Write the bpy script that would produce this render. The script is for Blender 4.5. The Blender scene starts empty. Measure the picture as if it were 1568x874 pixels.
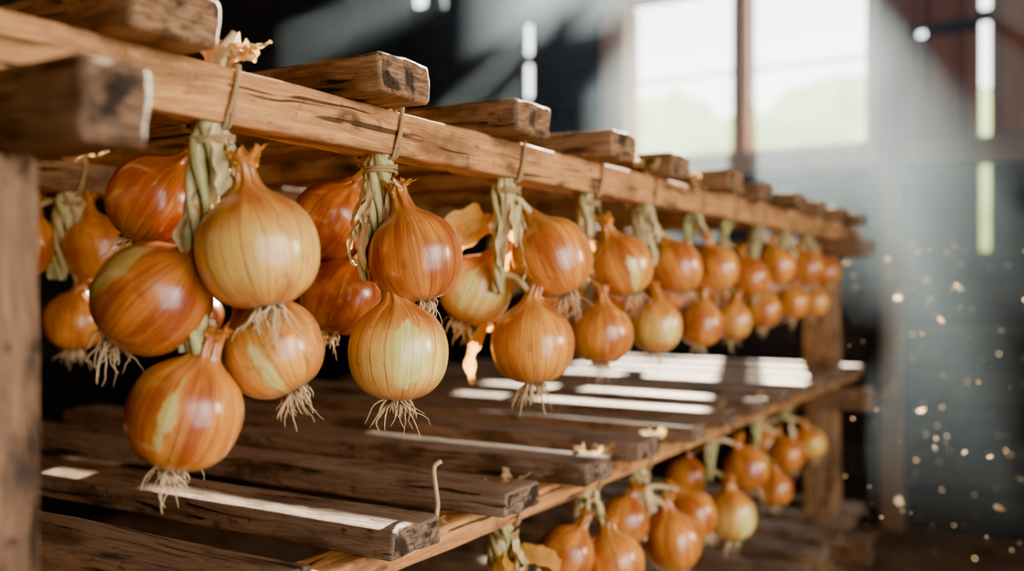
import bpy, math, random
from mathutils import Vector, Matrix, noise
random.seed(7)
S = bpy.context.scene
ROOT = S.collection
ZUP = 1.0   # eye height above the floor; everything is written relative to eye level

# ------------------------------------------------------------------ materials
def new_mat(name):
    m = bpy.data.materials.new(name); m.use_nodes = True
    nt = m.node_tree; nt.nodes.clear()
    return m, nt
class N:
    def __init__(s, nt): s.nt = nt
    def n(s, t, **kw):
        x = s.nt.nodes.new(t)
        for k, v in kw.items(): setattr(x, k, v)
        return x
    def l(s, a, b): s.nt.links.new(a, b)
    def put(s, sock, v):
        if hasattr(v, 'is_linked') or isinstance(v, bpy.types.NodeSocket): s.l(v, sock)
        else: sock.default_value = v
    def math(s, op, a, b=0.0, c=None, clamp=False):
        x = s.n('ShaderNodeMath', operation=op, use_clamp=clamp)
        s.put(x.inputs[0], a); s.put(x.inputs[1], b)
        if c is not None: s.put(x.inputs[2], c)
        return x.outputs[0]
    def vmul(s, v, t):
        x = s.n('ShaderNodeVectorMath', operation='MULTIPLY'); s.put(x.inputs[0], v); x.inputs[1].default_value = t
        return x.outputs[0]
    def noise(s, v, scale=1, detail=3, rough=.5, dist=0):
        x = s.n('ShaderNodeTexNoise'); s.l(v, x.inputs['Vector'])
        x.inputs['Scale'].default_value = scale; x.inputs['Detail'].default_value = detail
        x.inputs['Roughness'].default_value = rough; x.inputs['Distortion'].default_value = dist
        return x.outputs['Fac']
    def ss(s, v, a, b):
        x = s.n('ShaderNodeMapRange', interpolation_type='SMOOTHSTEP'); s.put(x.inputs[0], v)
        x.inputs[1].default_value = a; x.inputs[2].default_value = b
        return x.outputs[0]
    def mix(s, f, a, b, bt='MIX'):
        x = s.n('ShaderNodeMix', data_type='RGBA', blend_type=bt); s.put(x.inputs[0], f)
        for i, v in ((6, a), (7, b)):
            if isinstance(v, tuple): x.inputs[i].default_value = (*v, 1)
            else: s.l(v, x.inputs[i])
        return x.outputs[2]
    def attr(s, name):
        return s.n('ShaderNodeAttribute', attribute_name=name).outputs['Vector']
    def sep(s, v):
        x = s.n('ShaderNodeSeparateXYZ'); s.l(v, x.inputs[0]); return x.outputs
    def bump(s, h, strength, dist):
        x = s.n('ShaderNodeBump'); s.l(h, x.inputs['Height']); x.inputs['Strength'].default_value = strength
        x.inputs['Distance'].default_value = dist; return x.outputs[0]
    def out(s, sh, vol=False):
        o = s.n('ShaderNodeOutputMaterial'); s.l(sh, o.inputs[1 if vol else 0])
    def bsdf(s, col, rough=.5, normal=None, **kw):
        b = s.n('ShaderNodeBsdfPrincipled')
        s.put(b.inputs['Base Color'], (*col, 1) if isinstance(col, tuple) else col)
        s.put(b.inputs['Roughness'], rough)
        if normal is not None: s.l(normal, b.inputs['Normal'])
        for k, v in kw.items(): b.inputs[k.replace('_', ' ')].default_value = v
        return b.outputs[0]

def wood(name, light, mid, dark, spec=.3, contrast=1.0):
    m, nt = new_mat(name); g = N(nt)
    A = g.attr('va'); B = g.sep(g.attr('vb'))
    warp = g.noise(g.vmul(A, (5, 14, 14)), 1, 2)
    wv = g.n('ShaderNodeVectorMath', operation='MULTIPLY_ADD')
    cmb = g.n('ShaderNodeCombineXYZ'); g.l(warp, cmb.inputs[1]); g.l(warp, cmb.inputs[2])
    g.l(cmb.outputs[0], wv.inputs[0]); wv.inputs[1].default_value = (0, .03, .03); g.l(A, wv.inputs[2])
    W = wv.outputs[0]
    grain = g.noise(g.vmul(W, (9, 300, 300)), 1, 5, .65)
    fine = g.noise(g.vmul(W, (30, 900, 900)), 1, 2, .5)
    patch = g.noise(g.vmul(A, (9, 26, 26)), 1, 5, .65)
    crack = g.noise(g.vmul(W, (6, 190, 190)), 1, 2, .5)
    crackm = g.ss(crack, .38, .31)
    vo = g.n('ShaderNodeTexVoronoi'); g.l(g.vmul(W, (11, 26, 26)), vo.inputs['Vector']); vo.inputs['Scale'].default_value = 1
    knot = g.ss(vo.outputs['Distance'], .28, .08)
    spk = g.noise(g.vmul(A, (60, 90, 90)), 1, 4, .6)
    knotn = g.math('MULTIPLY', knot, g.ss(spk, .3, .6))
    c = g.mix(g.ss(grain, .32, .68), mid, light)
    c = g.mix(g.math('MULTIPLY', g.ss(fine, .5, .75), .45), c, dark)
    c = g.mix(g.math('MULTIPLY', g.ss(patch, .46, .66), .8 * contrast), c, dark)
    c = g.mix(g.math('MULTIPLY', g.ss(spk, .60, .70), .65 * contrast), c, tuple(x * .6 for x in dark))
    c = g.mix(g.math('MULTIPLY', crackm, .9), c, tuple(x * .25 for x in dark))
    c = g.mix(g.math('MULTIPLY', knotn, .9), c, tuple(x * .4 for x in dark))
    c = g.mix(g.math('MULTIPLY', B[1], .75), c, dark)
    ring = g.noise(g.vmul(A, (60, 60, 400)), 1, 3, .6)
    endc = g.mix(g.ss(ring, .35, .65), tuple(x * .5 for x in mid), tuple(x * .85 for x in light))
    endc = g.mix(g.ss(g.noise(g.vmul(A, (45, 45, 45)), 1, 4), .48, .62), endc, tuple(x * .5 for x in dark))
    c = g.mix(B[0], c, endc)
    h = g.math('SUBTRACT', g.math('MULTIPLY', grain, .7), g.math('MULTIPLY', crackm, 1.3))
    h = g.math('SUBTRACT', h, g.math('MULTIPLY', knotn, .6))
    h = g.math('ADD', h, g.math('MULTIPLY', spk, .5))
    g.out(g.bsdf(c, g.math('MULTIPLY_ADD', grain, .25, .5), g.bump(h, 1.0, .0018), Specular_IOR_Level=spec))
    return m
M_RAIL = wood('rail_wood', (.66, .34, .125), (.42, .185, .062), (.11, .046, .018), contrast=.95)
M_BOARD = wood('board_wood', (.40, .215, .105), (.22, .115, .054), (.055, .029, .015))
M_SLAT = wood('weathered_slat_wood', (.33, .22, .145), (.18, .115, .075), (.05, .031, .02))
M_POST = wood('post_wood', (.28, .155, .08), (.15, .08, .04), (.03, .017, .010), contrast=1.25)

def skin_mat():
    m, nt = new_mat('onion_skin'); g = N(nt)
    A = g.attr('va'); a = g.sep(A); B = g.sep(g.attr('vb')); C = g.sep(g.attr('vc'))
    off = g.n('ShaderNodeCombineXYZ'); g.l(C[0], off.inputs[0]); g.l(C[0], off.inputs[1]); g.l(C[0], off.inputs[2])
    def at(sc):
        x = g.n('ShaderNodeVectorMath', operation='ADD'); g.l(g.vmul(A, sc), x.inputs[0]); g.l(off.outputs[0], x.inputs[1]); return x.outputs[0]
    t = a[2]
    n1 = g.noise(at((1.6, 1.6, .7)), 1, 3)
    n2 = g.noise(at((13, 13, .45)), 1, 4, .65)
    n3 = g.noise(at((42, 42, .9)), 1, 2, .5)
    blot = g.noise(at((3, 3, 3)), 1, 4, .6)
    c = g.mix(g.ss(n1, .36, .64), (.48, .115, .018), (.86, .36, .048))
    c = g.mix(g.math('MULTIPLY', g.ss(n2, .5, .75), .6), c, (.29, .058, .012))
    c = g.mix(g.math('MULTIPLY', g.ss(n2, .5, .3), .45), c, (.92, .50, .11))
    bell = g.math('MULTIPLY', g.ss(t, -1.0, -.3), g.ss(t, .85, .05))
    pf = g.math('MULTIPLY', g.math('MULTIPLY', B[0], bell), g.ss(n2, .2, .6))
    c = g.mix(pf, c, (.92, .68, .17))
    ang = g.math('ARCTAN2', a[1], a[0])
    vein = g.math('SINE', g.math('ADD', g.math('MULTIPLY', ang, 19.0), g.math('MULTIPLY', n1, 7.0)))
    vm = g.math('MULTIPLY', g.ss(vein, .94, 1.0), .6)
    c = g.mix(vm, c, (.24, .052, .010))
    c = g.mix(g.math('MULTIPLY', g.ss(n3, .54, .72), .5), c, (.22, .048, .012))
    tt = g.math('MULTIPLY', g.math('SUBTRACT', t, C[1]), 1.35)
    wshape = g.math('SUBTRACT', 1.0, g.math('MULTIPLY', tt, tt))
    w = g.math('MULTIPLY', B[2], wshape)
    aa = g.math('ADD', g.math('ABSOLUTE', ang), g.math('MULTIPLY', g.math('SUBTRACT', blot, .5), .45))
    aa = g.math('ADD', aa, g.math('MULTIPLY', g.math('SUBTRACT', n2, .5), .12))
    pm = g.math('MULTIPLY', g.ss(g.math('SUBTRACT', w, aa), 0.0, .10), .85)
    green = g.mix(g.ss(n2, .35, .65), (.60, .56, .13), (.90, .80, .30))
    c = g.mix(pm, c, green)
    c = g.mix(g.math('MULTIPLY', g.ss(t, .75, 1.15), .8), c, g.mix(g.ss(n3, .4, .6), (.28, .085, .017), (.74, .31, .06)))
    c = g.mix(g.math('MULTIPLY', g.ss(t, -.80, -.93), .85), c, (.22, .12, .05))
    c = g.mix(g.math('MULTIPLY', g.ss(blot, .56, .70), .35), c, (.24, .052, .014))
    c = g.mix(B[1], c, g.mix(1.0, c, (.54, .33, .28), 'MULTIPLY'))
    h = g.math('ADD', g.math('MULTIPLY', n2, .6), g.math('MULTIPLY', g.ss(vein, .9, 1.0), -.3))
    h = g.math('SUBTRACT', h, g.math('MULTIPLY', pm, .4))
    sh = g.bsdf(c, g.math('MULTIPLY_ADD', n2, .2, .20), g.bump(h, .3, .0009), Specular_IOR_Level=.5,
                Coat_Weight=.5, Coat_Roughness=.17, Subsurface_Weight=.12, Subsurface_Scale=.008)
    g.out(sh)
    return m
M_SKIN = skin_mat()
def simple(name, c1, c2, scale, rough=.7, transl=0, tc=None, use='va'):
    m, nt = new_mat(name); g = N(nt)
    A = g.attr(use)
    n = g.noise(A, scale, 3)
    c = g.mix(g.ss(n, .35, .65), c1, c2)
    if tc: c = g.mix(g.sep(g.attr('vb'))[0], c, tc)
    b = g.bsdf(c, rough, g.bump(n, .4, .0008), Specular_IOR_Level=.3)
    if transl:
        tr = g.n('ShaderNodeBsdfTranslucent'); g.l(c, tr.inputs[0])
        mx = g.n('ShaderNodeMixShader'); mx.inputs[0].default_value = transl
        g.l(b, mx.inputs[1]); g.l(tr.outputs[0], mx.inputs[2]); b = mx.outputs[0]
    g.out(b); return m
M_ROOT = simple('onion_roots', (.56, .36, .16), (.88, .68, .40), 3)
M_ROOTD = simple('root_plate', (.08, .04, .018), (.26, .15, .07), 30)
M_STEM = simple('braided_stem', (.30, .31, .10), (.64, .60, .25), 4, .55, .15, (.66, .53, .28))
M_LEAF = simple('dry_papery_leaf', (.92, .40, .05), (.98, .62, .14), 6, .5, .6, (.66, .47, .24))
M_TWINE = simple('jute_twine', (.26, .16, .07), (.46, .30, .13), 9, .85)

def objmat(name, fn):
    m, nt = new_mat(name); g = N(nt)
    tc = g.n('ShaderNodeNewGeometry').outputs['Position']
    fn(g, tc); return m
def wallfn(c1, c2, axis=2, per=.17):
    def f(g, P):
        p = g.sep(P)
        k = g.math('DIVIDE', p[axis], per)
        fr = g.math('FRACT', k)
        seam = g.ss(g.math('ABSOLUTE', g.math('SUBTRACT', fr, .5)), .44, .48)
        idn = g.n('ShaderNodeTexWhiteNoise', noise_dimensions='1D'); g.l(g.math('FLOOR', k), idn.inputs['W'])
        sc = (3, 3, 40) if axis == 2 else ((40, 3, 3) if axis == 0 else (3, 40, 3))
        gr = g.noise(g.vmul(P, sc), 1, 4, .6)
        c = g.mix(g.ss(gr, .3, .7), c1, c2)
        c = g.mix(g.math('MULTIPLY', idn.outputs['Value'], .6), c, tuple(x * .4 for x in c1))
        c = g.mix(seam, c, (.004, .003, .003))
        g.out(g.bsdf(c, .8, g.bump(gr, .5, .004), Specular_IOR_Level=.2))
    return f
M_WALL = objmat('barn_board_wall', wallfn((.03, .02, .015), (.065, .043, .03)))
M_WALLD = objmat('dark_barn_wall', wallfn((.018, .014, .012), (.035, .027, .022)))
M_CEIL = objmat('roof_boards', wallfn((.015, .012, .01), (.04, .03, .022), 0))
M_PANEL = objmat('reddish_panel_boards', wallfn((.22, .08, .035), (.36, .145, .065), 0, .13))
M_TRIM = objmat('window_trim_wood', wallfn((.52, .28, .14), (.72, .43, .24), 0, 5.0))
M_BEAMD = objmat('dark_timber', wallfn((.26, .135, .07), (.38, .215, .11), 1, 5.0))
def floorfn(g, P):
    n = g.noise(g.vmul(P, (6, 6, 6)), 1, 6, .7); n2 = g.noise(g.vmul(P, (60, 18, 10)), 1, 3)
    c = g.mix(g.ss(n, .35, .65), (.14, .08, .045), (.32, .19, .11))
    c = g.mix(g.math('MULTIPLY', g.ss(n2, .55, .7), .6), c, (.6, .40, .19))
    g.out(g.bsdf(c, .9, g.bump(n, .6, .02)))
M_FLOOR = objmat('earth_and_straw_floor', floorfn)
def leaffn(g, P):
    n = g.noise(g.vmul(P, (1.2, 1.2, 1.2)), 1, 5, .7)
    c = g.mix(g.ss(n, .35, .65), (.36, .45, .15), (.64, .72, .34))
    g.out(g.bsdf(c, .9))
M_TREE = objmat('tree_foliage', leaffn)
M_GRASS = objmat('meadow_grass', leaffn)

# ------------------------------------------------------------------ mesh builder
class MB:
    def __init__(s): s.v = []; s.f = []; s.m = []; s.a = []; s.b = []; s.c = []; s.mats = []
    def mi(s, mat):
        if mat not in s.mats: s.mats.append(mat)
        return s.mats.index(mat)
    def vert(s, p, a=(0, 0, 0), b=(0, 0, 0), c=(0, 0, 0)):
        s.v.append(tuple(p)); s.a.append(tuple(a)); s.b.append(tuple(b)); s.c.append(tuple(c)); return len(s.v) - 1
    def face(s, idx, mat): s.f.append(tuple(idx)); s.m.append(s.mi(mat))
    def build(s, name, parent=None, sharp=None):
        lo = [min(v[i] for v in s.v) for i in range(3)]; hi = [max(v[i] for v in s.v) for i in range(3)]
        c = [(lo[i] + hi[i]) / 2 for i in range(3)]
        me = bpy.data.meshes.new(name)
        me.from_pydata([(v[0]-c[0], v[1]-c[1], v[2]-c[2]) for v in s.v], [], s.f)
        for m in s.mats: me.materials.append(m)
        me.polygons.foreach_set('material_index', s.m)
        me.polygons.foreach_set('use_smooth', [True] * len(s.f))
        for nm, arr in (('va', s.a), ('vb', s.b), ('vc', s.c)):
            at = me.attributes.new(nm, 'FLOAT_VECTOR', 'POINT')
            at.data.foreach_set('vector', [x for t in arr for x in t])
        me.update()
        if sharp: me.set_sharp_from_angle(angle=math.radians(sharp))
        o = bpy.data.objects.new(name, me); ROOT.objects.link(o); o.location = c
        if parent: o.parent = parent
        return o
def empty(name):
    e = bpy.data.objects.new(name, None); e.empty_display_size = .1; ROOT.objects.link(e); return e

def box(mb, x0, x1, y0, y1, z0, z1, mat):
    i = len(mb.v)
    for x in (x0, x1):
        for y in (y0, y1):
            for z in (z0, z1): mb.vert((x, y, z), (x, y, z))
    for q in ((0,1,3,2),(4,6,7,5),(0,4,5,1),(2,3,7,6),(0,2,6,4),(1,5,7,3)): mb.face([i+k for k in q], mat)

def beam(mb, axis, lo, hi, mat, seed=0, tone=0.0, bev=.003, amp=.0010, step=.02):
    rnd = random.Random(seed)
    o = [i for i in range(3) if i != axis]
    L0, L1 = lo[axis], hi[axis]
    u0, u1, v0, v1 = lo[o[0]], hi[o[0]], lo[o[1]], hi[o[1]]
    cu, cv, hu, hv = (u0+u1)/2, (v0+v1)/2, (u1-u0)/2, (v1-v0)/2
    prof = []
    def side(a, b, n):
        for k in range(1, n): prof.append((a[0]+(b[0]-a[0])*k/n, a[1]+(b[1]-a[1])*k/n))
    cs = [(1, 1, 0), (-1, 1, 90), (-1, -1, 180), (1, -1, 270)]
    for k, (sx, sy, st) in enumerate(cs):
        for a in (0, 30, 60, 90):
            r = math.radians(st + a)
            prof.append((sx*(hu-bev)+bev*math.cos(r), sy*(hv-bev)+bev*math.sin(r)))
        nx = cs[(k+1) % 4]; r = math.radians(nx[2])
        b = (nx[0]*(hu-bev)+bev*math.cos(r), nx[1]*(hv-bev)+bev*math.sin(r))
        side(prof[-1], b, 6)
    n = max(2, int((L1-L0)/step)); off = (rnd.random()*20, rnd.random()*20, rnd.random()*20)
    ts = [0, bev*.3, bev] + [bev + (L1-L0-2*bev)*k/n for k in range(1, n)] + [L1-L0-bev, L1-L0-bev*.3, L1-L0]
    rings = []
    np_ = len(prof)
    def P(l, u, v):
        p = [0, 0, 0]; p[axis] = l; p[o[0]] = u; p[o[1]] = v; return p
    for ti, t in enumerate(ts):
        e = min(t, L1-L0-t)
        ins = 0 if e >= bev*.99 else (bev*(.9 if e < 1e-6 else .3))
        ring = []
        for (u, v) in prof:
            uu = u*(1-ins/hu); vv = v*(1-ins/hv)
            q = Vector((t*6+off[0], uu*45+off[1], vv*45+off[2]))
            q2 = Vector((t*40+off[0], uu*200+off[1], vv*200+off[2]))
            d = noise.noise(q)*amp*1.8 + noise.noise(q2)*amp*.8
            ln = math.hypot(uu, vv)+1e-6
            uu += uu/ln*d; vv += vv/ln*d
            dl = (noise.noise(Vector((uu*60+off[1], vv*60+off[2], ti*.01)))*.003) if e < bev*1.01 else 0
            ring.append(mb.vert(P(L0+t+dl, cu+uu, cv+vv), (t+off[0], uu+off[1], vv+off[2]), (0, tone, 0)))
        rings.append(ring)
    for a, b in zip(rings, rings[1:]):
        for j in range(np_):
            mb.face((a[j], a[(j+1) % np_], b[(j+1) % np_], b[j]), mat)
    for ring in (rings[0], rings[-1]):
        new = [mb.vert(mb.v[i], mb.a[i], (1, tone*.6, 0)) for i in ring]
        c = [sum(mb.v[i][k] for i in ring)/np_ for k in range(3)]
        cc = mb.vert(c, (mb.a[ring[0]][0], off[1], off[2]), (1, tone*.6, 0))
        for j in range(np_):
            mb.face((new[j], new[(j+1) % np_], cc), mat)

def frame(d):
    d = d.normalized(); up = Vector((0, 0, 1)) if abs(d.z) < .9 else Vector((1, 0, 0))
    a = d.cross(up).normalized(); return a, d.cross(a).normalized()
def tube(mb, pts, rad, sides, mat, b=(0, 0, 0), seed=0, flat=1.0):
    rings = []; off = seed*1.37
    a0 = None; s = 0
    for i, p in enumerate(pts):
        d = (pts[min(i+1, len(pts)-1)]-pts[max(i-1, 0)])
        if d.length < 1e-9: d = Vector((0, 0, 1))
        d.normalize()
        if a0 is None: a0, _ = frame(d)
        a0 = (a0 - d*a0.dot(d)).normalized(); b0 = d.cross(a0)
        if i: s += (p-pts[i-1]).length
        r = rad[i] if isinstance(rad, (list, tuple)) else rad
        rings.append([mb.vert(p+(a0*math.cos(2*math.pi*k/sides)+b0*math.sin(2*math.pi*k/sides)*flat)*r,
                      (math.cos(2*math.pi*k/sides)+off, math.sin(2*math.pi*k/sides), s*8), b) for k in range(sides)])
    for a, c in zip(rings, rings[1:]):
        for k in range(sides): mb.face((a[k], a[(k+1) % sides], c[(k+1) % sides], c[k]), mat)
    mb.face(rings[-1], mat); mb.face(rings[0][::-1], mat)
def crom(P, n):
    out = []
    for i in range(len(P)-1):
        p0 = P[max(i-1, 0)]; p1 = P[i]; p2 = P[i+1]; p3 = P[min(i+2, len(P)-1)]
        for k in range(n):
            t = k/n
            out.append(p1*1.0 + (p2-p0)*(.5*t) + (p0*2-p1*5+p2*4-p3)*(.5*t*t) + (p1*3-p0-p2*3+p3)*(.5*t**3))
    out.append(P[-1].copy()); return out
def ribbon(mb, ctrl, w, mat, rnd, nrm=None, b=(0, 0, 0), cup=.35, n=6):
    pts = crom([Vector(p) for p in ctrl], n); m = len(pts); rows = []
    a0 = nrm or Vector((rnd.uniform(-1, 1), rnd.uniform(-1, 1), .1)).normalized()
    off = rnd.random()*30
    for i, p in enumerate(pts):
        d = (pts[min(i+1, m-1)]-pts[max(i-1, 0)]).normalized()
        a0 = (a0-d*a0.dot(d)).normalized(); bb = d.cross(a0)
        t = i/(m-1); ww = w*(math.sin(math.pi*min(1, .12+t*.86))**.6)*(1+.7*noise.noise(Vector((off, t*6, 0))))
        row = []
        for k in range(5):
            s = (k-2)/2
            q = p+bb*(s*ww)+a0*(s*s*cup*ww*(1+noise.noise(Vector((off, t*5, s*2)))))+a0*(noise.noise(Vector((off+5, t*7, s*3)))*ww*.9)
            row.append(mb.vert(q, (s+off, t*3, off), b))
        rows.append(row)
    for r, q in zip(rows, rows[1:]):
        for k in range(4): mb.face((r[k], r[k+1], q[k+1], q[k]), mat)

# ------------------------------------------------------------------ onion
PROF = [(.10,-.915),(.25,-.93),(.50,-.86),(.75,-.68),(.92,-.42),(.995,-.12),(.995,.16),(.92,.44),(.77,.68),(.56,.85),(.375,.97),(.26,1.09),(.195,1.24),(.16,1.40),(.175,1.54),(.215,1.66)]
PR = crom([Vector((r, z, 0)) for r, z in PROF], 4)
CAMDIR = math.radians(-52)
def onion(mb, c, R, axis, seed, pale=0., dark=0., peel=0., paz=0., pt=0., hi=True):
    rnd = random.Random(seed*13+5)
    ax = Vector(axis).normalized(); c = Vector(c)
    az = CAMDIR+math.radians(paz)
    xd = Vector((math.cos(az), math.sin(az), 0)); xd = (xd-ax*xd.dot(ax)).normalized(); yd = ax.cross(xd)
    seg = 64 if hi else 32
    prof = PR if hi else PR[::2]+[PR[-1]]
    off = rnd.random()*40
    bend = (rnd.uniform(-.35, .35), rnd.uniform(-.35, .35))
    squash = rnd.uniform(.95, 1.04)
    rings = []
    def loc(r, z, a):
        f = 1+.006*math.sin(9*a+off)+.035*noise.noise(Vector((math.cos(a)*1.1+off, math.sin(a)*1.1, z*1.0)))
        if z > .8:
            q = min(1, (z-.8)/.4); f += q*.42*noise.noise(Vector((math.cos(a)*2.2+off, math.sin(a)*2.2, z*2.2)))+q*.10*math.sin(7*a+z*5+off)
        rr = r*f; e = max(0, z-.7)
        x = rr*math.cos(a)+bend[0]*e*e; y = rr*math.sin(a)+bend[1]*e*e
        return c+(xd*x+yd*y+ax*(z*squash))*R
    for i, p in enumerate(prof):
        r, z = p.x, p.y
        ring = []
        for k in range(seg):
            a = 2*math.pi*k/seg
            zz = z
            if i >= len(prof)-2: zz += .14*noise.noise(Vector((math.cos(a)*3+off, math.sin(a)*3, 9)))+.06*math.sin(a*5+off)
            ring.append(mb.vert(loc(r, zz, a), (math.cos(a), math.sin(a), z), (pale, dark, peel), (off, pt, 0)))
        rings.append(ring)
    for a, b in zip(rings, rings[1:]):
        for k in range(seg): mb.face((a[k], a[(k+1) % seg], b[(k+1) % seg], b[k]), M_SKIN)
    top = c+(xd*bend[0]*.85+yd*bend[1]*.85+ax*1.56*squash)*R
    tv = mb.vert(top-ax*R*.1, (0, 0, 1.6), (pale, 1, 0), (off, 0, 0))
    for k in range(seg): mb.face((rings[-1][k], rings[-1][(k+1) % seg], tv), M_SKIN)
    bt = c-ax*(.90*R*squash)
    bc = mb.vert(bt-ax*R*.05, (0, 0, -1), (0, 1, 0), (off, 0, 0))
    for k in range(seg): mb.face((rings[0][(k+1) % seg], rings[0][k], bc), M_ROOTD)
    for k in range(8 if hi else 3):
        a = rnd.uniform(0, 6.28); dv = xd*math.cos(a)+yd*math.sin(a)
        p0 = top-ax*R*.22+dv*R*.10; L = R*rnd.uniform(.2, .5)
        ribbon(mb, [p0, p0+ax*L*.6+dv*L*.2, p0+ax*L*.85+dv*L*rnd.uniform(.3, 1.1)], R*rnd.uniform(.06, .14), M_LEAF, rnd, dv, (rnd.choice([0, 0, .3]), 0, 0), n=4)
    n = 46 if hi else 14
    ldown = Vector((0, 0, -1))
    for k in range(n):
        a = rnd.uniform(0, 6.28); rr = R*.18*math.sqrt(rnd.random())
        dv = xd*math.cos(a)+yd*math.sin(a)
        L = R*(rnd.uniform(.28, .6) if k % 4 else rnd.uniform(.6, 1.0)); sp = rnd.uniform(.1, 2.2)
        p = bt+dv*rr+ax*R*.03; d = (-ax+dv*sp).normalized(); pts = [p.copy()]
        for s in range(7):
            d = (d+Vector((rnd.uniform(-.5, .5), rnd.uniform(-.5, .5), rnd.uniform(-.5, .3)))).normalized()
            d = (d+ldown*.12).normalized(); p = p+d*L/7; pts.append(p.copy())
        r0 = rnd.uniform(.0006, .0013)*(R/.04)*(1 if hi else 1.3)
        tube(mb, pts, [r0*(1-.11*s) for s in range(8)], 5, M_ROOT, (0, 0, 0), seed+k)
    for k in range(14 if hi else 4):
        a = rnd.uniform(0, 6.28); dv = xd*math.cos(a)+yd*math.sin(a); p = bt+dv*R*.15+ax*R*.04
        tube(mb, [p, p-ax*R*.10+dv*R*.07, p-ax*R*.15+dv*R*.15], [.0016, .0012, .0004], 4, M_ROOTD, (0, 0, 0), k)

# ------------------------------------------------------------------ braids
def braid(name, ty, onions, zr=.112, zt=.150, hi=True, seed=0, xr=(-.54, -.50), leaves=(), stem_end=None, green=.0, thick=1.0):
    mb = MB(); rnd = random.Random(seed*7+1)
    xs = (xr[0]+xr[1])/2+.006
    zend = stem_end if stem_end is not None else min(o[2] for o in onions)+.05
    for j in range(6 if hi else 4):
        pts = []; rad = []; nst = 26
        for i in range(nst+1):
            t = i/nst; z = zr+.004+(zend-zr)*t
            a = 2*math.pi*j/6+t*5.0+seed; rr = (.0088*(1-.5*t)+.0022*math.sin(t*8+j*1.7))*thick
            if i < 3: rr *= .6
            pts.append(Vector((xs+rr*math.cos(a)-.006*t, ty+rr*math.sin(a)-.010*math.sin(t*2.0)*thick, z)))
            rad.append((.0054*(1-.4*t)+.0011*math.sin(t*14+j*2))*thick)
        tube(mb, pts, rad, 10, M_STEM, ((j % 3)*.35+green, 0, 0), seed+j, .7)
    for j in range(5 if hi else 1):
        z0 = zr-rnd.uniform(.0, .03); a = rnd.uniform(-2.2, .6)
        dv = Vector((math.cos(a), math.sin(a), 0)); p = Vector((xs, ty, z0))+dv*.012
        L = rnd.uniform(.03, .08)
        ribbon(mb, [p, p+dv*.004+Vector((0, 0, -L*.4)), p+dv*.012+Vector((0, rnd.uniform(-.006, .006), -L*.8)), p+dv*.008+Vector((0, 0, -L))], .0045*thick, M_STEM, rnd, dv, (rnd.uniform(.8, 1), 0, 0))
    for j in range(14 if hi else 4):
        a = rnd.uniform(0, 6.28); dv = Vector((math.cos(a)*.4, math.sin(a), 0))
        p = Vector((xs+.008, ty+rnd.uniform(-.008, .008), zt))
        L = rnd.uniform(.02, .042)
        ribbon(mb, [p, p+Vector((0, 0, L*.5))+dv*L*.3, p+Vector((.002, 0, L*rnd.uniform(.3, .8)))+dv*L*.9, p+Vector((.002, 0, L*rnd.uniform(.2, .9)))+dv*L*1.1], rnd.uniform(.003, .007), M_LEAF, rnd, dv, (rnd.uniform(.8, 1), 0, 0))
    for j in range(4 if hi else 2):
        a = rnd.uniform(0, 6.28); dv = Vector((math.cos(a)*.5, math.sin(a), 0)); p = Vector((xs+.006, ty, zt-.002))
        L = rnd.uniform(.016, .03)
        tube(mb, [p, p+Vector((0, 0, L*.5))+dv*L*.2, p+Vector((0, 0, L*.9))+dv*L*.6], [.005, .004, .003], 7, M_STEM, (1, 0, 0), j)
    for j in range(2 if hi else 1):
        x0, x1 = xr[0]-.0022, xr[1]+.0022; z0, z1 = zr-.002, zt+.0022
        sl = .010; yo = ty+.004+j*.004
        base = [(x1, z0+.006, 0), (x1+.001, (z0+z1)/2, .5), (x1, z1-.003, 1), (x1-.004, z1, 1.05), (x0+.004, z1, 1.1), (x0, z1-.004, 1.1), (x0, z0+.005, .2), (x0+.006, z0-.001, .1), (x1-.006, z0-.002, 0), (x1, z0+.006, 0)]
        pts = crom([Vector((x, yo+s*sl*(1 if j == 0 else .5)-.004, z)) for x, z, s in base], 4)
        tube(mb, pts, .0016, 6, M_TWINE, (0, 0, 0), j)
    for j in range(3 if hi else 1):
        pts = [Vector((xs+.014*thick*math.cos(a), ty+.014*thick*math.sin(a), zr-.010-j*.0032+.002*math.sin(a+j))) for a in [k*math.pi/8 for k in range(17)]]
        tube(mb, pts, .0014, 6, M_TWINE, (0, 0, 0), j+4)
    for k, o in enumerate(onions):
        x, y, z, R, axs = o[:5]; kw = o[5] if len(o) > 5 else {}
        top = Vector((x, y, z))+Vector(axs).normalized()*R*1.4
        tgt = Vector((xs, ty, min(zr-.01, top.z+.012)))
        if (top-tgt).length < .12:
            mid = (top+tgt)/2+Vector((0, 0, .002))
            tube(mb, crom([top-Vector(axs).normalized()*R*.2, mid, tgt], 4), .0035, 6, M_STEM, (1, 0, 0), k)
        onion(mb, (x, y, z), R, axs, seed*10+k, hi=hi, **kw)
    for lf in leaves:
        ribbon(mb, lf[0], lf[1], M_LEAF, rnd, Vector(lf[2]) if len(lf) > 2 else None, (lf[3] if len(lf) > 3 else 0, 0, 0), n=7)
    return mb.build(name)

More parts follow.
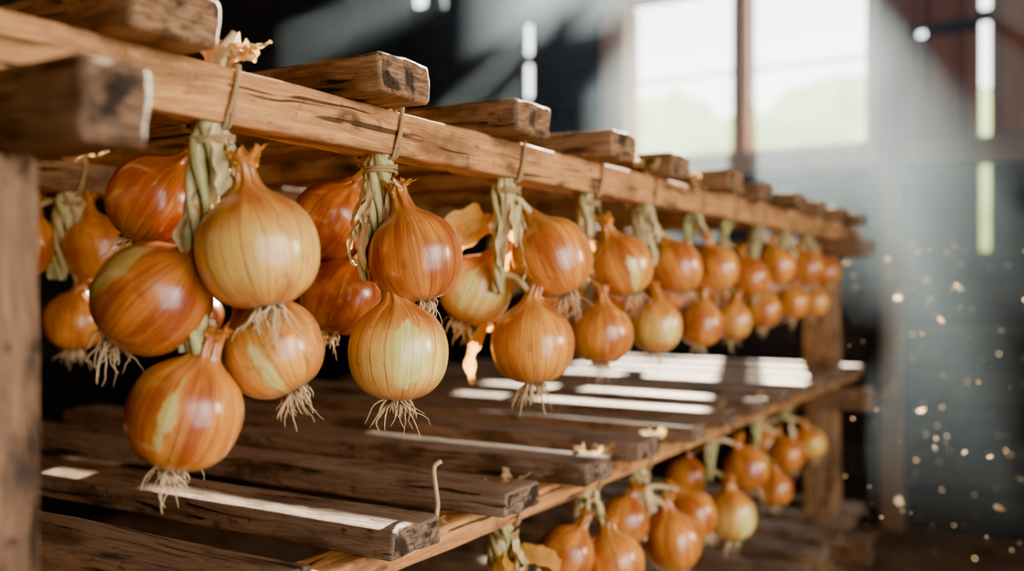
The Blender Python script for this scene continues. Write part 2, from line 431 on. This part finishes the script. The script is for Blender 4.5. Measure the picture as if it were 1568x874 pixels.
D = dict
braid('onion_braid', .455, [
    (-.480, .466, .023, .0412, (-.15, -.10, 1), D(pale=.65)),
    (-.588, .469, .0617, .036, (.55, .33, 1), D(dark=.6)),
    (-.544, .430, -.0094, .0385, (.7, .4, .8), D(dark=.8, peel=.40, paz=-62, pt=.1)),
    (-.502, .5015, -.0465, .037, (-.45, -.28, 1), D(pale=.15, peel=.20, paz=-12, pt=-.35)),
    (-.526, .443, -.0888, .039, (.28, .17, 1), D(dark=.25, peel=.19, paz=-6, pt=.05))], seed=1, thick=1.1, stem_end=-.05)
braid('onion_braid', .640, [
    (-.480, .645, .0232, .0397, (-.18, -.1, 1), D(dark=.45)),
    (-.485, .6277, -.056, .0413, (0, 0.02, 1), D(pale=1.0, peel=.5, paz=12, pt=0)),
    (-.606, .679, .0598, .037, (.5, .3, 1), D(dark=.75)),
    (-.597, .685, -.011, .037, (.35, .2, 1), D(dark=.75))], seed=2, stem_end=-.0)
braid('onion_braid', .850, [
    (-.480, .8876, .0292, .0425, (-.4, -.24, 1), D(dark=.15)),
    (-.485, .853, -.0616, .0435, (-.05, 0, 1), D(dark=.0)),
    (-.561, .862, -.0057, .039, (.4, .25, 1), D(pale=.9, peel=.25, paz=-20))], seed=3,
    leaves=[([(-.53, .85, .07), (-.56, .83, .05), (-.575, .825, .02), (-.57, .83, .0)], .013, (.8, -.5, 0)),
            ([(-.52, .87, .06), (-.53, .865, .03), (-.54, .87, -.01), (-.55, .87, -.05)], .011, (.5, -.8, 0)),
            ([(-.54, .85, -.04), (-.55, .835, -.075), (-.55, .84, -.105)], .006, (.5, -.8, 0)),
            ([(-.54, .84, .08), (-.555, .82, .07), (-.57, .80, .045), (-.575, .80, .02)], .009, (.6, -.8, .1)),
            ([(-.54, .90, .02), (-.53, .93, .0), (-.52, .93, -.03)], .010, (.8, -.6, 0))])
braid('onion_braid', 1.042, [
    (-.480, 1.066, .0232, .0384, (-.35, -.2, 1), D(peel=.26, paz=5, pt=-.4)),
    (-.485, 1.021, -.0582, .0365, (.05, 0, 1), D()),
    (-.565, 1.05, -.01, .035, (.3, .2, 1), D(dark=.5))], seed=4,
    leaves=[([(-.53, 1.06, .06), (-.54, 1.08, .05), (-.55, 1.10, .03)], .012, (.6, -.6, 0))])
braid('onion_braid', 1.215, [
    (-.480, 1.2485, .0245, .0364, (-.3, -.2, 1), D(dark=.15)),
    (-.485, 1.189, -.0552, .0345, (.1, .05, 1), D(pale=.8, peel=.3, paz=20)),
    (-.56, 1.23, -.015, .034, (.2, .1, 1), D(dark=.4))], seed=5)
fars = [(1.41, (1.424, .0253, .0345), (1.3636, -.0587, .033)), (1.575, (1.59, .0133, .033), (1.517, -.0588, .031)),
        (1.75, (1.766, .0352, .035), (1.689, -.0445, .033)), (1.95, (1.988, .035, .035), (1.895, -.035, .033)), (2.13, (2.15, .03, .034), (2.075, -.035, .033))]
for k, (ty, a, b) in enumerate(fars):
    braid('onion_braid', ty, [(-.48, a[0], a[1], a[2], (-.25, -.2, 1), D(dark=.2*(k % 2))),
        (-.485, b[0], b[1], b[2], (.1, .05, 1), D(pale=.3*(k % 3 == 1))),
        (-.555, ty-.01, -.01, .033, (.2, .1, 1), D(dark=.3))], seed=6+k, hi=False)
braid('onion_braid', .715, [
    (-1.03, .735, .045, .040, (-.1, -.2, 1), D(dark=.5)),
    (-1.085, .743, -.046, .038, (.1, 0, 1), D(dark=.3)),
    (-1.085, .675, .049, .038, (.1, .2, 1), D(dark=.5))], seed=20, xr=(-1.08, -1.04), thick=1.3)
for k, ty in enumerate((.95, 1.2, 1.45, 1.7)):
    braid('onion_braid', ty, [(-1.03, ty+.02, .03, .037, (-.1, -.2, 1), D(dark=.8)), (-1.08, ty-.02, -.045, .036, (.1, 0, 1), D(dark=.8))],
          seed=21+k, hi=False, xr=(-1.08, -1.04))
LZ = dict(zr=-.246, zt=-.222)
braid('onion_braid', .845, [(-.48, .85, -.375, .038, (0, 0, 1), D()), (-.53, .80, -.35, .036, (.2, .3, 1), D(dark=.3))], seed=30, **LZ,
      leaves=[([(-.51, .84, -.28), (-.49, .815, -.29), (-.48, .80, -.315)], .012, (.8, -.5, 0)),
              ([(-.51, .85, -.28), (-.48, .87, -.285), (-.47, .885, -.30)], .010, (.5, -.6, .5)),
              ([(-.51, .85, -.29), (-.50, .84, -.31), (-.49, .84, -.33)], .010, (.7, -.6, 0))])
braid('onion_braid', 1.04, [(-.50, .956, -.307, .033, (.45, .5, 1), D(dark=.4)), (-.48, 1.043, -.333, .037, (-.2, -.1, 1), D(dark=.1))], seed=31, **LZ)
braid('onion_braid', 1.20, [(-.525, 1.172, -.318, .034, (.2, .2, 1), D(dark=.5)), (-.48, 1.236, -.354, .0405, (-.15, -.1, 1), D(dark=.25)), (-.48, 1.315, -.333, .036, (-.5, -.4, 1), D(dark=.2))], seed=32, **LZ)
braid('onion_braid', 1.50, [(-.48, 1.576, -.310, .0386, (-.35, -.3, 1), D(dark=.4)), (-.48, 1.494, -.372, .040, (-.1, 0, 1), D(pale=.6, peel=.5, paz=20, pt=-.3)), (-.57, 1.528, -.324, .034, (.2, 0, 1), D(dark=.6))], seed=33, hi=False, **LZ)
braid('onion_braid', 1.76, [(-.48, 1.826, -.325, .035, (-.3, -.2, 1), D(dark=.5)), (-.48, 1.748, -.375, .034, (0, 0, 1), D(dark=.2))], seed=34, hi=False, **LZ)
braid('onion_braid', 1.97, [(-.48, 2.016, -.331, .034, (-.2, -.2, 1), D(pale=.6)), (-.56, 1.95, -.33, .033, (.1, 0, 1), D(dark=.4))], seed=35, hi=False, **LZ)
mb = MB(); rr = random.Random(3)
p = Vector((-.51, .715, -.222))
tube(mb, crom([p, p+Vector((0, .004, .018)), p+Vector((.004, -.004, .034)), p+Vector((-.004, .004, .052)), p+Vector((.0, .010, .058))], 5), [.0022]*21, 6, M_STEM, (1, 0, 0), 1)
for k in range(5):
    dv = Vector((rr.uniform(-.5, 1), rr.uniform(-1, 1), 0)); ribbon(mb, [p, p+dv*.01+Vector((0, 0, .006)), p+dv*.022+Vector((0, 0, .004))], .003, M_LEAF, rr, dv, (1, 0, 0))
mb.build('dry_stalk')

# ------------------------------------------------------------------ rack
rack = empty('wooden_drying_rack')
def part(name, axis, lo, hi, mat, seed, tone=0, **kw):
    mb = MB(); beam(mb, axis, lo, hi, mat, seed, tone, **kw); return mb.build(name, rack, 50)
part('top_rail_front', 1, (-.54, -.35, .112), (-.50, 2.66, .150), M_RAIL, 1)
part('top_rail_back', 1, (-1.08, -.35, .112), (-1.04, 2.66, .150), M_BOARD, 2, .5)
YB = [.177, .391] + [.608+.213*k for k in range(10)]
for k, y in enumerate(YB):
    rnd = random.Random(k+50)
    part('top_board_%d' % k, 0, (-1.30, y-.035, .150), (-.466+rnd.uniform(-.006, .006), y+.033, .182), M_BOARD, 100+k, rnd.uniform(.05, .4), amp=.0016, bev=.0035)
part('shelf_rail_front', 1, (-.54, -.35, -.246), (-.50, 2.66, -.222), M_RAIL, 5)
part('shelf_rail_back', 1, (-1.16, -.35, -.246), (-1.12, 2.66, -.222), M_SLAT, 6, .3)
for k in range(14):
    y = .338-.034+.166*k; rnd = random.Random(k+80)
    if y > 2.62: break
    part('shelf_slat_%d' % k, 0, (-1.40, y-.034, -.222), (-.466+rnd.uniform(-.008, .008), y+.034, -.198+rnd.uniform(-.001, .001)), M_SLAT, 200+k, rnd.uniform(0, .3), amp=.0016)
part('bottom_rail_front', 1, (-.54, -.35, -.606), (-.50, 2.66, -.584), M_RAIL, 7)
part('bottom_rail_back', 1, (-1.16, -.35, -.606), (-1.12, 2.66, -.584), M_SLAT, 8)
for k in range(18):
    y = -.1+.155*k; rnd = random.Random(k+90)
    part('bottom_slat_%d' % k, 0, (-1.40, y-.034, -.584), (-.466+rnd.uniform(-.008, .008), y+.034, -.560), M_SLAT, 300+k, rnd.uniform(0, .3), step=.05)
for k, (y0, y1) in enumerate(((.278, .318), (2.36, 2.42))):
    part('top_crossbeam_%d' % k, 0, (-1.36, y0, .068), (-.402 if k == 0 else -.42, y1, .112), M_POST, 400+k, .45 if k == 0 else 0, bev=.005, amp=.0018)
    part('shelf_crossbeam_%d' % k, 0, (-1.36, y0, -.300), (-.42, y1, -.246), M_POST, 410+k, .1, bev=.005)
    part('bottom_crossbeam_%d' % k, 0, (-1.36, y0, -.665), (-.42, y1, -.606), M_POST, 420+k, .1, bev=.005)
for k, (x0, x1, y0, y1, zt) in enumerate(((-.535, -.462, .222, .298, .068), (-1.25, -1.18, .24, .30, .068))):
    part('post_%d' % k, 2, (x0, y0, -ZUP), (x1, y1, zt), M_POST, 430+k, .0, bev=.005, amp=.002)
for k, (x0, x1) in enumerate(((-.58, -.50), (-1.25, -1.18))):
    part('far_post_%d' % k, 2, (x0, 2.36, -ZUP), (x1, 2.43, .068), M_BOARD, 440+k, 0, bev=.005, amp=.002)

# ------------------------------------------------------------------ barn shell
YW = 4.2
def wallgrid(name, u0, u1, z0, z1, ops, mat, fixed, along):
    us = sorted({u0, u1} | {o[0] for o in ops} | {o[1] for o in ops}); zs = sorted({z0, z1} | {o[2] for o in ops} | {o[3] for o in ops})
    mb = MB()
    for a, b in zip(us, us[1:]):
        for c, d in zip(zs, zs[1:]):
            mu, mz = (a+b)/2, (c+d)/2
            if any(o[0] < mu < o[1] and o[2] < mz < o[3] for o in ops): continue
            if along == 'x': box(mb, a, b, fixed[0], fixed[1], c, d, mat)
            else: box(mb, fixed[0], fixed[1], a, b, c, d, mat)
    return mb.build(name, sharp=30)
F, CZ = -ZUP, 2.4
ops = [(-1.87, -.75, .59, 1.34), (-2.3, -1.3, 1.45, 2.15),  # upper opening is added out of view, to let sun onto the near slats
       (-.337, -.297, .59, 1.06), (-.337, -.297, .135, .486), (-.337, -.297, 1.10, 1.5),
       (-2.45, -2.39, 1.18, 1.345), (-2.45, -2.39, .96, 1.14), (-3.16, -3.06, 1.53, 1.75), (-2.97, -2.93, 1.50, 1.7),
       (-.57, -.535, 1.02, 1.055)]
wallgrid('wall_end', -3.6, 2.2, F, CZ, ops, M_WALL, (YW, YW+.05), 'x')
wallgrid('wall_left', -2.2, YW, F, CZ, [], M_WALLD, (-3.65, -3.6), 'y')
wallgrid('wall_right', -2.2, YW, F, CZ, [(-1.4, .9, F, 1.3), (1.5, 2.4, 0, .9)], M_WALLD, (2.2, 2.25), 'y')  # unseen openings, added to admit light from the right
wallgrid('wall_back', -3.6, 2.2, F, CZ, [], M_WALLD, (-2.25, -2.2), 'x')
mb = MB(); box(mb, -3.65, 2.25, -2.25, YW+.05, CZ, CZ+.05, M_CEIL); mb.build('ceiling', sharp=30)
mb = MB(); box(mb, -3.65, 2.25, -2.25, YW+.05, F-.05, F, M_FLOOR); mb.build('floor', sharp=30)
w = empty('window_1')
def wbox(name, par, *a):
    mb = MB(); box(mb, *a); o = mb.build(name, par, 30)
    bv = o.modifiers.new('b', 'BEVEL'); bv.width = .004; bv.segments = 2; return o
def window(par, x0, x1, z0, z1, mull, hd=.05, sl=.09):
    y0, y1 = YW-.05, YW-.002
    wbox('jamb_l', par, x0-.11, x0, y0, y1, z0-sl, z1+hd, M_TRIM)
    wbox('jamb_r', par, x1, x1+.05, y0, y1, z0-sl, z1+hd, M_TRIM)
    wbox('head', par, x0, x1, y0, y1, z1, z1+hd, M_TRIM)
    wbox('sill', par, x0, x1, y0-.03, y1, z0-sl, z0, M_TRIM)
    wbox('mullion', par, mull-.028, mull+.028, y0+.01, y1+.03, z0, z1, M_TRIM)
window(w, -1.87, -.75, .59, 1.34, -1.30, hd=.025)
wbox('liner_left', w, -1.869, -1.852, YW-.06, YW+.12, .591, 1.339, M_TRIM)
wbox('liner_bottom', w, -1.85, -.752, YW-.04, YW+.10, .591, .605, M_TRIM)
for a, b in ((-1.85, -1.332), (-1.268, -.755)):
    wbox('sash_stile', w, a+.001, a+.018, YW+.01, YW+.04, .608, 1.335, M_TRIM)
    wbox('sash_stile', w, b-.018, b-.001, YW+.01, YW+.04, .608, 1.335, M_TRIM)
    wbox('glazing_bar', w, a+.020, b-.020, YW+.015, YW+.035, .965, .978, M_TRIM)
w2 = empty('added_sun_opening'); window(w2, -2.3, -1.3, 1.45, 2.15, -1.9, sl=.01)  # made-up opening above the view, added for sun patches on the near slats
for i, (a) in enumerate([(-.70, -.61, YW-.07, YW-.003, F, CZ-.001, M_BEAMD), (-.61, -.34, YW-.04, YW-.003, .60, 1.01, M_PANEL), (-.61, -.34, YW-.04, YW-.003, 1.07, CZ-.001, M_PANEL), (-.29, .4, YW-.04, YW-.003, .60, CZ-.001, M_PANEL),
         (-.61, 2.1, YW-.08, YW-.003, .49, .585, M_BEAMD), (-3.5, -1.99, YW-.06, YW-.003, .35, .45, M_WALLD), (-2.35, -2.2, YW-.08, YW-.003, F, .9, M_WALLD),
         (-3.3, -3.17, YW-.08, YW-.003, F, CZ-.001, M_WALLD)]):
    mb = MB(); box(mb, *a); mb.build('trim_%d' % (i+1), sharp=30)

mb = MB(); box(mb, -40, 30, YW+.3, 60, F-.12, F-.1, M_GRASS); mb.build('meadow')
mb = MB(); rnd = random.Random(4)
for k in range(20):
    cx, cy, r = -15+k*.95+rnd.uniform(-.3, .3), 13+rnd.uniform(-1, 1), rnd.uniform(1.0, 1.4)
    cz = .95+rnd.uniform(-.2, .4); st = len(mb.v); U, V = 20, 14
    for j in range(V+1):
        for i in range(U):
            th = math.pi*j/V; ph = 2*math.pi*i/U
            d = Vector((math.sin(th)*math.cos(ph), math.sin(th)*math.sin(ph), math.cos(th)))
            q = d*r*(1+.25*noise.noise(d*2.5+Vector((k*3, 0, 0)))+.1*noise.noise(d*7)); q.z *= 1.25
            mb.vert(Vector((cx, cy, cz))+q)
    for j in range(V):
        for i in range(U): mb.face((st+j*U+i, st+(j+1)*U+i, st+(j+1)*U+(i+1) % U, st+j*U+(i+1) % U), M_TREE)
    tube(mb, [Vector((cx, cy, F-.1)), Vector((cx, cy, cz))], .15, 8, M_BEAMD)
mb.build('tree_line')

# ------------------------------------------------------------------ floating chaff
m, nt = new_mat('chaff'); g = N(nt)
b = g.bsdf((.95, .72, .44), .6); tr = g.n('ShaderNodeBsdfTranslucent'); tr.inputs[0].default_value = (.98, .76, .48, 1)
mx = g.n('ShaderNodeMixShader'); mx.inputs[0].default_value = .5; g.l(b, mx.inputs[1]); g.l(tr.outputs[0], mx.inputs[2]); g.out(mx.outputs[0]); M_CH = m
mb = MB(); rnd = random.Random(12)
def flake(p, s):
    n = Vector((rnd.uniform(-1, 1), rnd.uniform(-1, 1), rnd.uniform(-1, 1))).normalized(); a, b_ = frame(n); st = len(mb.v)
    K = 7; el = rnd.uniform(.35, .9)
    for k in range(K):
        t = 2*math.pi*k/K; r = s*rnd.uniform(.6, 1.1)
        mb.vert(Vector(p)+a*math.cos(t)*r+b_*math.sin(t)*r*el+n*rnd.uniform(-.2, .2)*s)
    c = mb.vert(Vector(p)+n*s*.25)
    for k in range(K): mb.face((st+k, st+(k+1) % K, c), M_CH)
for k in range(190):
    y = rnd.uniform(1.2, 2.7); x = -y*rnd.uniform(.04, .22); z = rnd.uniform(-.36, .20)-.12
    flake((x, y, z*y*.55), rnd.choice([.0014, .0018, .002, .0024, .003, .004])*(.5+y*.3))
for p, s in (((-.22, 1.45, -.31), .010), ((-.095, 1.5, -.315), .012), ((-.17, 1.5, -.05), .010), ((-.21, 1.6, -.195), .009), ((-.14, 1.5, -.24), .008), ((-.26, 1.7, -.02), .008)): flake(p, s)
mb.build('floating_chaff')

# ------------------------------------------------------------------ haze in the sunlit end of the barn
m, nt = new_mat('dusty_air'); g = N(nt)
v = g.n('ShaderNodeVolumeScatter'); v.inputs['Color'].default_value = (.58, .80, 1, 1); v.inputs['Density'].default_value = .048; v.inputs['Anisotropy'].default_value = .62
g.out(v.outputs[0], True)
mb = MB()
out = [(-3.55, 2.68), (-.37, 2.68), (-.37, 1.9), (.5, 1.9), (.5, YW-.09), (-3.55, YW-.09)]
lo_ = [mb.vert((x, y, F+.01)) for x, y in out]; hi_ = [mb.vert((x, y, CZ-.01)) for x, y in out]
mb.face(lo_[::-1], m); mb.face(hi_, m)
for k in range(6): mb.face((lo_[k], lo_[(k+1) % 6], hi_[(k+1) % 6], hi_[k]), m)
o = mb.build('dusty_air'); o.data.polygons.foreach_set('use_smooth', [False]*8)

# ------------------------------------------------------------------ lights
def aim(o, d): o.rotation_euler = Vector(d).to_track_quat('-Z', 'Y').to_euler()
L = bpy.data.lights.new('sun', 'SUN'); L.energy = 70; L.angle = math.radians(.6); L.color = (1, .84, .62)
o = bpy.data.objects.new('sun', L); ROOT.objects.link(o); o.location = (-3, 8, 6); aim(o, (.299, -.986, -.469))
def area(name, loc, tgt, size, e, col, sy=None, spread=None):
    L = bpy.data.lights.new(name, 'AREA'); L.energy = e; L.size = size; L.color = col
    if spread: L.spread = math.radians(spread)
    if sy: L.shape = 'RECTANGLE'; L.size_y = sy
    o = bpy.data.objects.new(name, L); ROOT.objects.link(o); o.location = loc; aim(o, Vector(tgt)-Vector(loc)); return o
area('added_key_light', (2.05, .3, .45), (-.5, .85, -.05), .8, 17, (1, .80, .58), 1.0, 110)  # added key lamp, warms the rack from the right; the doorway is made up
area('added_rim_light', (2.1, 1.95, .45), (-.5, .9, -.02), .6, 13, (1, .76, .50), .6, 70)  # added lamp for highlights on the onions' right edges; made-up window
W = bpy.data.worlds.new('sky'); S.world = W; W.use_nodes = True
bg = W.node_tree.nodes['Background']; bg.inputs[0].default_value = (.93, .97, 1, 1); bg.inputs[1].default_value = 10.0

# ------------------------------------------------------------------ camera
cd = bpy.data.cameras.new('camera'); cam = bpy.data.objects.new('camera', cd); ROOT.objects.link(cam)
cd.sensor_width = 36; cd.lens = 36*1450/1568; cd.clip_start = .02
cam.rotation_euler = (math.radians(90), 0, math.radians(30.85)); cam.location = (0, 0, 0)
cd.dof.use_dof = True; cd.dof.focus_distance = .78; cd.dof.aperture_fstop = 2.8
S.camera = cam
for o in S.objects:
    if o.parent is None: o.location.z += ZUP
try:
    S.view_settings.view_transform = 'AgX'; S.view_settings.look = 'AgX - Punchy'
except Exception as e: print(e)
